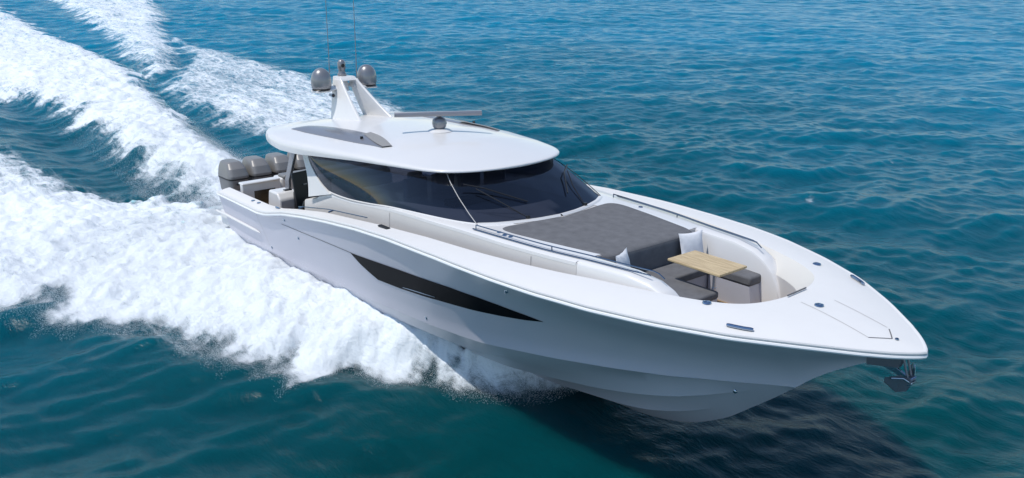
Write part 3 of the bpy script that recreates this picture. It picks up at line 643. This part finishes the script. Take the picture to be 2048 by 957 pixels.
def sdist(px, py, poly):     # signed distance, positive inside
    d = np.full(px.shape, 1e9); ins = np.zeros(px.shape, bool); n = len(poly)
    for i in range(n):
        ax, ay = poly[i]; bx, by = poly[(i + 1) % n]; ex, ey = bx - ax, by - ay; wx, wy = px - ax, py - ay
        t = np.clip((wx * ex + wy * ey) / (ex * ex + ey * ey + 1e-12), 0, 1); d = np.minimum(d, (wx - ex * t) ** 2 + (wy - ey * t) ** 2)
        c = ((ay > py) != (by > py)) & (px < (bx - ax) * (py - ay) / ((by - ay) if by != ay else 1e-9) + ax); ins ^= c
    d = np.sqrt(d); return np.where(ins, d, -d)
def sst(a, b, x): t = np.clip((x - a) / (b - a), 0, 1); return t * t * (3 - 2 * t)
A_low = [(12.0, .3), (11.8, -.3), (11.3, -1.3), (10.4, -2.2), (9.6, -2.75), (8.9, -3.1), (8.3, -3.6), (8.0, -4.3), (6.9, -5.1), (5.6, -5.9), (4.5, -6.0), (3.7, -6.6), (2.3, -6.5), (2.1, -7.3), (1.0, -7.2), (.7, -8.6), (-3, -12), (-12, -17), (-30, -22)]
A_up = [(-60, -12), (-30, -6.5), (-18.5, -4.7), (-14.3, -4.2), (-11, -3.7), (-8.7, -2.9), (-7.5, -1.6), (-4.9, -1.0), (-.3, -.8), (0, 0), (11, 0)]
polyA = A_low + A_up
polyC = [(-.2, -1.6), (-5.2, -1.3), (-8.7, -1.7), (-12.3, -1.5), (-16.6, -1.2), (-20.7, -1.1), (-25.3, -1.1), (-29.1, -1.4), (-33, -2.3), (-60, -7), (-180, -20), (-180, 22), (-103.3, 12.1), (-79.6, 9.7), (-63.2, 8.2), (-50.4, 7.8), (-41.6, 7.6), (-36.3, 7.0), (-25.3, 4.6), (-18.8, 3.7), (-11.4, 2.5), (-5, 2.3), (-.2, 2.3)]
polyD = [(-34.9, 6.9), (-37, 9.5), (-44, 12.5), (-60.9, 17.4), (-80, 24), (-105, 31.5), (-180, 55), (-180, 30), (-110, 19.0), (-85, 15.8), (-67, 12.6), (-50, 9.6), (-42, 7.9)]
polyE = [(-33, 7.0), (-38, 10.5), (-60.9, 16.9), (-47.6, 15.9), (-38.3, 16.0), (-30.5, 15.9), (-24.9, 15.6), (-18, 14.6), (-10, 12.6), (-5, 10.6), (0, 8.4), (4, 6.3), (8, 4.0), (11.6, .4), (11, 0), (7, 2.4), (0, 3.6), (-6, 5.2), (-10.5, 7.0), (-14, 6.2), (-16.3, 5.4), (-18.3, 4.6), (-25, 4.9), (-30, 5.8)]
def hullside(x):    # waterline-ish half width of the wetted hull
    return np.interp(x, [-.6, 0, 8, 10, 11.1, 11.7, 12.1], [2.4, 2.42, 2.46, 1.75, 0.85, .2, .0])
KW = []
r2 = np.random.default_rng(11)
for i in range(90):
    lam = .45 * (26 ** (i / 89.)); th = math.atan2(CF.y, CF.x) + r2.normal(0, .62) + .25; k = 2 * math.pi / lam
    amp = .0052 * lam ** .72 * (1 if lam < 5 else .8) * r2.uniform(.6, 1.4); KW.append((k * math.cos(th), k * math.sin(th), amp, r2.uniform(0, 6.28), lam))
def efield(x, y):
    return 1.5 * (fbm(x * .55, y * .55, 5, 77) - .5) + .8 * (fbm(x * 1.7, y * 1.7, 4, 78) - .5) + 2.0 * (fbm((x + .45 * y) * 1.0, y * .28, 4, 79) - .5)
def spray_fields(x, y):
    sA = sdist(x, y, polyA); hs = hullside(x); dl = np.maximum(-y - hs, 0)
    return sA, dl
def water_field(x, y, spacing):
    h = np.zeros_like(x); dx = np.zeros_like(x); dy = np.zeros_like(x)
    gust = .6 + .8 * fbm(x / 14, y / 14, 3, 5)
    for kx, ky, a, p, lam in KW:
        att = sst(2.0, 4.0, lam / spacing); ph = kx * x + ky * y + p; kk = math.hypot(kx, ky)
        s_ = np.sin(ph); c_ = np.cos(ph); A = a * att * gust; h += A * c_; q = .5
        dx -= q * A * s_ * kx / kk; dy -= q * A * s_ * ky / kk
    # wake relief
    sA = sdist(x, y, polyA); sC = sdist(x, y, polyC); sD = sdist(x, y, polyD); sE = sdist(x, y, polyE)
    hs = hullside(x)
    f1 = fbm(x * .9, y * .9, 5, 21); f2 = fbm(x * 2.3, y * 2.3, 5, 33); f3 = fbm(x * .35, y * .35, 4, 41)
    rel = np.zeros_like(x)
    # starboard bow wave: high against the hull, falling outwards
    nearx = sst(12.0, 8.5, x) * sst(-22, 0, x) + .0
    dl = np.maximum(-y - hs, 0); wd = np.maximum(dl + np.maximum(sA, 0), .4); t = np.clip(dl / wd, 0, 1)
    h0 = np.interp(x, [-20, -6, 0, 4, 8, 10, 11.2, 12], [.35, .45, .74, .88, 1.02, .92, .50, .08])
    A_h = h0 * (1 - t ** 1.6) * sst(-.2, .9, sA + .6 * efield(x, y) * sst(12, 9, x)) * (.72 + .55 * f1) + .30 * (f2 - .5) * sst(0, .7, sA) * sst(12.2, 10, x)
    starb = (y < .2)
    rel += np.where(starb & (sA > -.2), A_h, 0)
    # wave face outside the foam edge
    rel += np.where(starb, .12 * np.exp(-((sA + .5) / .7) ** 2) * sst(11.8, 8, x) * sst(-20, -4, x), 0)
    # trough B between A and C
    rel -= .38 * np.exp(-((y + 2.6 + .045 * (x + 12)) / 1.3) ** 2) * sst(-1, -7, x) * sst(-60, -25, x)
    # centre wake
    cw = sst(-.3, 1.6, sC); boil = np.interp(x, [-120, -40, -15, -5, -1, 0], [.35, .5, .75, .75, .35, 0.])
    rel += cw * boil * (.45 + .9 * f1) + cw * .32 * (f2 - .5) * sst(0, -3, x)
    # port valley and plume
    rel -= .35 * np.exp(-((y - (3.2 - .12 * (x + 12))) / 1.6) ** 2) * sst(-3, -9, x) * sst(-90, -35, x) * (sC < 0)
    rel += sst(-.4, 2.2, sD) * (.35 + .6 * f3) * .9
    rel += sst(-.3, 1.5, sE) * (.18 + .35 * (f1 - .3))
    # flatten under the boat
    inb = (np.abs(y) < hs - .10) & (x > -.6) & (x < 12.6); rel = np.where(inb, np.minimum(rel, -.05), rel)
    calm = 1 - .6 * sst(5.5, 1.5, np.abs(y)) * sst(-4, 1, x) * sst(16, 12, x)
    # foam field: signed "how much inside", metres softened by local noise
    rr = np.hypot(x - 23.5, y + 11.8)
    big = (fbm(x * .55, y * .55, 5, 77) - .5); med = (fbm(x * 1.7, y * 1.7, 4, 78) - .5)
    e = efield(x, y)
    fa = sst(-.35, .75, np.where(starb, sA, np.where(x < -.5, sA, -1)) + e * sst(12, 9, x))
    solid = np.clip(1.05 - .75 * sst(1.5, 6, -(x + 3) / 3) * sst(-3, -9, -y * 0 + y * 0 - (y + 8) * 0 - 6), 0, 1.05)
    up = sst(-.5, 4.5, sdist(x, y, [(p[0], p[1]) for p in A_up[:8]] + [(0, -9), (-60, -40)]))
    fa = 1.12 * fa * np.where(x < -1, .50 + .5 * up + .25 * sst(-12, -1, x), 1)
    fc = sst(-.9, 1.8, sC + .55 * e * np.clip(rr / 30, .8, 3)) * np.interp(-x, [0, 5, 25, 60, 120], [.95, 1.08, .98, .84, .72])
    fd = sst(-1.6, 2.0, sD + e * 1.1) * .74; fe = sst(-1.4, 1.8, sE + e * .9) * (.60 + .12 * sst(-30, -14, x))
    foam = np.maximum.reduce([fa, fc, fd, fe])
    # light churned haze near stern
    foam = np.maximum(foam, .38 * np.exp(-((x + 6) / 7) ** 2 - ((y + 1.5) / 4) ** 2))
    foam = np.maximum(foam, np.where(starb, .36 * np.exp(-np.maximum(-sA, 0) / .9) * sst(12, 9, x), 0))
    foam = np.where(inb, 0, foam)
    return h * calm * (1 - .6 * np.clip(foam, 0, 1)) + rel, dx * calm, dy * calm, foam
def radial(th, rad, name_part):
    T_, R_g = np.meshgrid(th, rad); px = 23.5 + R_g * np.cos(T_); py = -11.8 + R_g * np.sin(T_)
    return px, py, R_g
thc = math.atan2(CF.y, CF.x)
na, nr = 760, 1500
rad = 3.0 * (9000 / 3.0) ** (np.linspace(0, 1, nr)) if False else np.concatenate([np.exp(np.linspace(math.log(8.0), math.log(260), nr)), np.exp(np.linspace(math.log(266), math.log(9000), 60))])
th_in = np.linspace(thc - R(38), thc + R(38), na); th_out = np.concatenate([th_in, np.linspace(thc + R(38), thc + 2 * math.pi - R(38), 60)[1:]])
px, py, rg = radial(th_out[:-1], rad, '')
sp_ = np.maximum(rg * (math.log(260 / 8.0) / nr), rg * R(76) / na)
sp_[:, na:] = np.maximum(sp_[:, na:], rg[:, na:] * .12)
h, dx, dy, foam = water_field(px.ravel(), py.ravel(), sp_.ravel())
X = px.ravel() + dx; Y = py.ravel() + dy
me = bpy.data.meshes.new('water'); nrr, naa = px.shape
V = np.stack([X, Y, h], 1); V = np.vstack([V, [[23.5, -11.8, 0]]])
i = np.arange(nrr - 1)[:, None]; j = np.arange(naa)[None, :]; jn = (j + 1) % naa
F_ = np.stack([(i * naa + j).ravel(), (i * naa + jn + 0 * i).ravel(), ((i + 1) * naa + jn).ravel(), ((i + 1) * naa + j).ravel()], 1)[:, ::-1]
c = len(V) - 1; tri = [(c, int(k), int((k + 1) % naa)) for k in range(naa)]
nf = len(F_); me.vertices.add(len(V)); me.vertices.foreach_set('co', V.ravel().astype(np.float32))
me.loops.add(nf * 4 + len(tri) * 3); li = np.concatenate([F_.ravel(), np.array(tri).ravel()]).astype(np.int32); me.loops.foreach_set('vertex_index', li)
me.polygons.add(nf + len(tri)); ls = np.concatenate([np.arange(nf) * 4, nf * 4 + np.arange(len(tri)) * 3]).astype(np.int32); me.polygons.foreach_set('loop_start', ls)
me.update(calc_edges=True); me.validate()
at = me.attributes.new('foam', 'FLOAT', 'POINT'); at.data.foreach_set('value', np.concatenate([foam, [0]]).astype(np.float32))
me.shade_smooth()

def watermat():
    X = bpy.data.materials.new('sea_water'); X.use_nodes = True; t = X.node_tree; N = t.nodes; Lk = t.links; b = N['Principled BSDF']; out = N['Material Output']
    def nd(ty, **k):
        n = N.new(ty)
        for a, v in k.items():
            if a.startswith('i_'): n.inputs[int(a[2:]) if a[2:].isdigit() else a[2:]].default_value = v
            else: setattr(n, a, v)
        return n
    def mth(op, a, b_=None, clamp=False):
        n = nd('ShaderNodeMath', operation=op, use_clamp=clamp)
        for q, v in enumerate((a, b_)):
            if v is None: continue
            if isinstance(v, (int, float)): n.inputs[q].default_value = v
            else: Lk.new(v, n.inputs[q])
        return n.outputs[0]
    geo = nd('ShaderNodeNewGeometry'); fo = nd('ShaderNodeAttribute', attribute_name='foam')
    def noise(scale, detail, rough, stretch, rot, dist=0):
        mp = nd('ShaderNodeMapping'); mp.inputs['Rotation'].default_value = (0, 0, rot); mp.inputs['Scale'].default_value = stretch; mp.vector_type = 'POINT'
        Lk.new(geo.outputs['Position'], mp.inputs[0]); n = nd('ShaderNodeTexNoise'); n.inputs['Scale'].default_value = scale; n.inputs['Detail'].default_value = detail; n.inputs['Roughness'].default_value = rough; n.inputs['Distortion'].default_value = dist
        Lk.new(mp.outputs[0], n.inputs['Vector']); return n.outputs['Fac']
    ra = -math.atan2(CR.y, CR.x)
    # ripples
    w1 = noise(1.3, 7, .62, (.42, 1, 1), ra, .4); w2 = noise(4.5, 5, .6, (.5, 1, 1), ra + .35, .5); w3 = noise(.33, 4, .55, (.5, 1, 1), ra - .2)
    hgt = mth('ADD', mth('MULTIPLY', w1, .30), mth('ADD', mth('MULTIPLY', w2, .055), mth('MULTIPLY', w3, .5)))
    bp = nd('ShaderNodeBump'); bp.inputs['Strength'].default_value = .42; bp.inputs['Distance'].default_value = .55; Lk.new(hgt, bp.inputs['Height'])
    # body colour; green-to-blue ramp with distance paints in the grazing sky reflection
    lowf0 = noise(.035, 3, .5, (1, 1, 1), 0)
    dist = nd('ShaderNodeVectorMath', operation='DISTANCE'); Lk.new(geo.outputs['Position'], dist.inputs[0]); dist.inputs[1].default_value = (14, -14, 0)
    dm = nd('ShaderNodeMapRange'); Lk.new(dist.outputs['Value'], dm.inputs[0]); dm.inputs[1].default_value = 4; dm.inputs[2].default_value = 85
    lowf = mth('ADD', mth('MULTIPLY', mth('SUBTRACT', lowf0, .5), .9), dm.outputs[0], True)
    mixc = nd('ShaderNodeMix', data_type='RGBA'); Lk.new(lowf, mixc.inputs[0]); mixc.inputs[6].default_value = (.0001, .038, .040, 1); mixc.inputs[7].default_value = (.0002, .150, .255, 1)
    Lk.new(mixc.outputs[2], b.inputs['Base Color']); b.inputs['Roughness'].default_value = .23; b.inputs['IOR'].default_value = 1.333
    b.inputs['Specular IOR Level'].default_value = .20
    b.inputs['Subsurface Weight'].default_value = 1.0; b.inputs['Subsurface Radius'].default_value = (.25, .9, 1.0); b.inputs['Subsurface Scale'].default_value = 6.0
    Lk.new(bp.outputs[0], b.inputs['Normal'])
    # foam shader
    f1 = noise(3.2, 9, .72, (.45, 1.1, 1), ra, .8); f2 = noise(.9, 6, .65, (.2, 1.4, 1), ra, .4); f3 = noise(11, 4, .7, (.6, 1, 1), ra)
    nz = mth('ADD', mth('MULTIPLY', f1, .52), mth('ADD', mth('MULTIPLY', f2, .33), mth('MULTIPLY', f3, .15)))
    v = mth('SUBTRACT', mth('MULTIPLY', fo.outputs['Fac'], 1.0), mth('MULTIPLY', mth('SUBTRACT', nz, .5), 3.0))
    mr = nd('ShaderNodeMapRange', interpolation_type='SMOOTHSTEP'); Lk.new(v, mr.inputs[0]); mr.inputs[1].default_value = .18; mr.inputs[2].default_value = .98
    gate = nd('ShaderNodeMapRange'); Lk.new(fo.outputs['Fac'], gate.inputs[0]); gate.inputs[1].default_value = .2; gate.inputs[2].default_value = .5
    ff = mth('MULTIPLY', mr.outputs[0], gate.outputs[0])
    fb = N.new('ShaderNodeBsdfPrincipled'); fb.inputs['Base Color'].default_value = (.76, .81, .85, 1); fb.inputs['Roughness'].default_value = .9; fb.inputs['Specular IOR Level'].default_value = .1
    fbp = nd('ShaderNodeBump'); fbp.inputs['Strength'].default_value = .6; fbp.inputs['Distance'].default_value = .17; Lk.new(nz, fbp.inputs['Height']); Lk.new(fbp.outputs[0], fb.inputs['Normal'])
    ms = nd('ShaderNodeMixShader'); Lk.new(ff, ms.inputs[0]); Lk.new(b.outputs[0], ms.inputs[1]); Lk.new(fb.outputs[0], ms.inputs[2]); Lk.new(ms.outputs[0], out.inputs[0])
    return X
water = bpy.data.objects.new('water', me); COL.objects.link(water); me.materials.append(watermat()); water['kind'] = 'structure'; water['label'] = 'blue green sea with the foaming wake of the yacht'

# ------------------------------------------------------------------ spray: droplets thrown from the bow wave and stern wash
def emit(n, region, seed):
    g = np.random.default_rng(seed); P = []
    if region == 'bow':
        x = g.uniform(-6, 11.9, n * 6); y = -g.uniform(0, 10, n * 6); sA, dl = spray_fields(x, y)
        e = efield(x, y) * sst(12, 9, x)
        hs = hullside(x); ok = (y < -hs + .05) & (sA + e > -.45); wd = np.maximum(dl + np.maximum(sA, 0), .4); t = np.clip(dl / wd, 0, 1)
        cl = fbm(x * 1.4, y * 1.4, 4, 55); pr_ = np.exp(-np.abs(sA + e - .15) / .24) * 1.0 + .35 * sst(.3, 1, sA) * cl * 1.6; pr_ *= sst(-6, -1, x)
        ok &= g.uniform(0, 1, x.shape) < pr_
        x, y, sA, t = x[ok][:n], y[ok][:n], sA[ok][:n], t[ok][:n]
        hh, _, _, _ = water_field(x, y, np.full(x.shape, .1)); z = hh + g.exponential(.075, x.shape) * (.5 + 1.3 * fbm(x * 2, y * 2, 3, 91)) - .02
    else:
        x = -g.exponential(6, n * 5) - .3; y = g.uniform(-3.5, 4.2, n * 5); sC = sdist(x, y, polyC); ok = (sC > -.5) & (x > -24)
        cl = fbm(x * 1.1, y * 1.1, 4, 56); ok &= g.uniform(0, 1, x.shape) < cl * 1.3
        x, y = x[ok][:n], y[ok][:n]; hh, _, _, _ = water_field(x, y, np.full(x.shape, .1)); z = hh + g.exponential(.10, x.shape) - .02
    return np.stack([x, y, z], 1)
def droplets(name, P, rmin, rmax, label, seed):
    g = np.random.default_rng(seed); n = len(P); r = g.uniform(0, 1, n) ** 3 * (rmax - rmin) + rmin
    T4 = np.array([(1, 1, 1), (1, -1, -1), (-1, 1, -1), (-1, -1, 1)]) / math.sqrt(3)
    q = g.normal(size=(n, 4)); q /= np.linalg.norm(q, axis=1)[:, None]; a, b, c_, d = q.T
    Rm = np.stack([1 - 2 * (c_ * c_ + d * d), 2 * (b * c_ - a * d), 2 * (b * d + a * c_), 2 * (b * c_ + a * d), 1 - 2 * (b * b + d * d), 2 * (c_ * d - a * b), 2 * (b * d - a * c_), 2 * (c_ * d + a * b), 1 - 2 * (b * b + c_ * c_)], 1).reshape(n, 3, 3)
    V = (np.einsum('nij,kj->nki', Rm, T4) * r[:, None, None] + P[:, None, :]).reshape(-1, 3)
    F4 = np.array([(0, 1, 2), (0, 3, 1), (0, 2, 3), (1, 3, 2)]); F = (np.arange(n)[:, None, None] * 4 + F4[None]).reshape(-1, 3)
    me = bpy.data.meshes.new(name); me.vertices.add(len(V)); me.vertices.foreach_set('co', V.ravel().astype(np.float32)); me.loops.add(len(F) * 3); me.loops.foreach_set('vertex_index', F.ravel().astype(np.int32))
    me.polygons.add(len(F)); me.polygons.foreach_set('loop_start', (np.arange(len(F)) * 3).astype(np.int32)); me.update(calc_edges=True); me.shade_smooth()
    o = bpy.data.objects.new(name, me); COL.objects.link(o); me.materials.append(M['spray']); tag(o, label, 'spray', None, 'stuff'); return o
ms = mat('spray_white', (.86, .89, .92), .6, spec=.3); M['spray'] = ms
t_ = ms.node_tree; bb = t_.nodes['Principled BSDF']; tl_ = t_.nodes.new('ShaderNodeBsdfTranslucent'); tl_.inputs[0].default_value = (.9, .93, .96, 1); mm = t_.nodes.new('ShaderNodeMixShader'); mm.inputs[0].default_value = .5
t_.links.new(bb.outputs[0], mm.inputs[1]); t_.links.new(tl_.outputs[0], mm.inputs[2]); t_.links.new(mm.outputs[0], t_.nodes['Material Output'].inputs[0])
droplets('bow_spray', emit(560000, 'bow', 3), .002, .0085, 'white spray thrown out along the near side of the hull', 4)
droplets('stern_spray', emit(220000, 'stern', 5), .003, .013, 'white spray boiling up behind the outboard engines', 6)
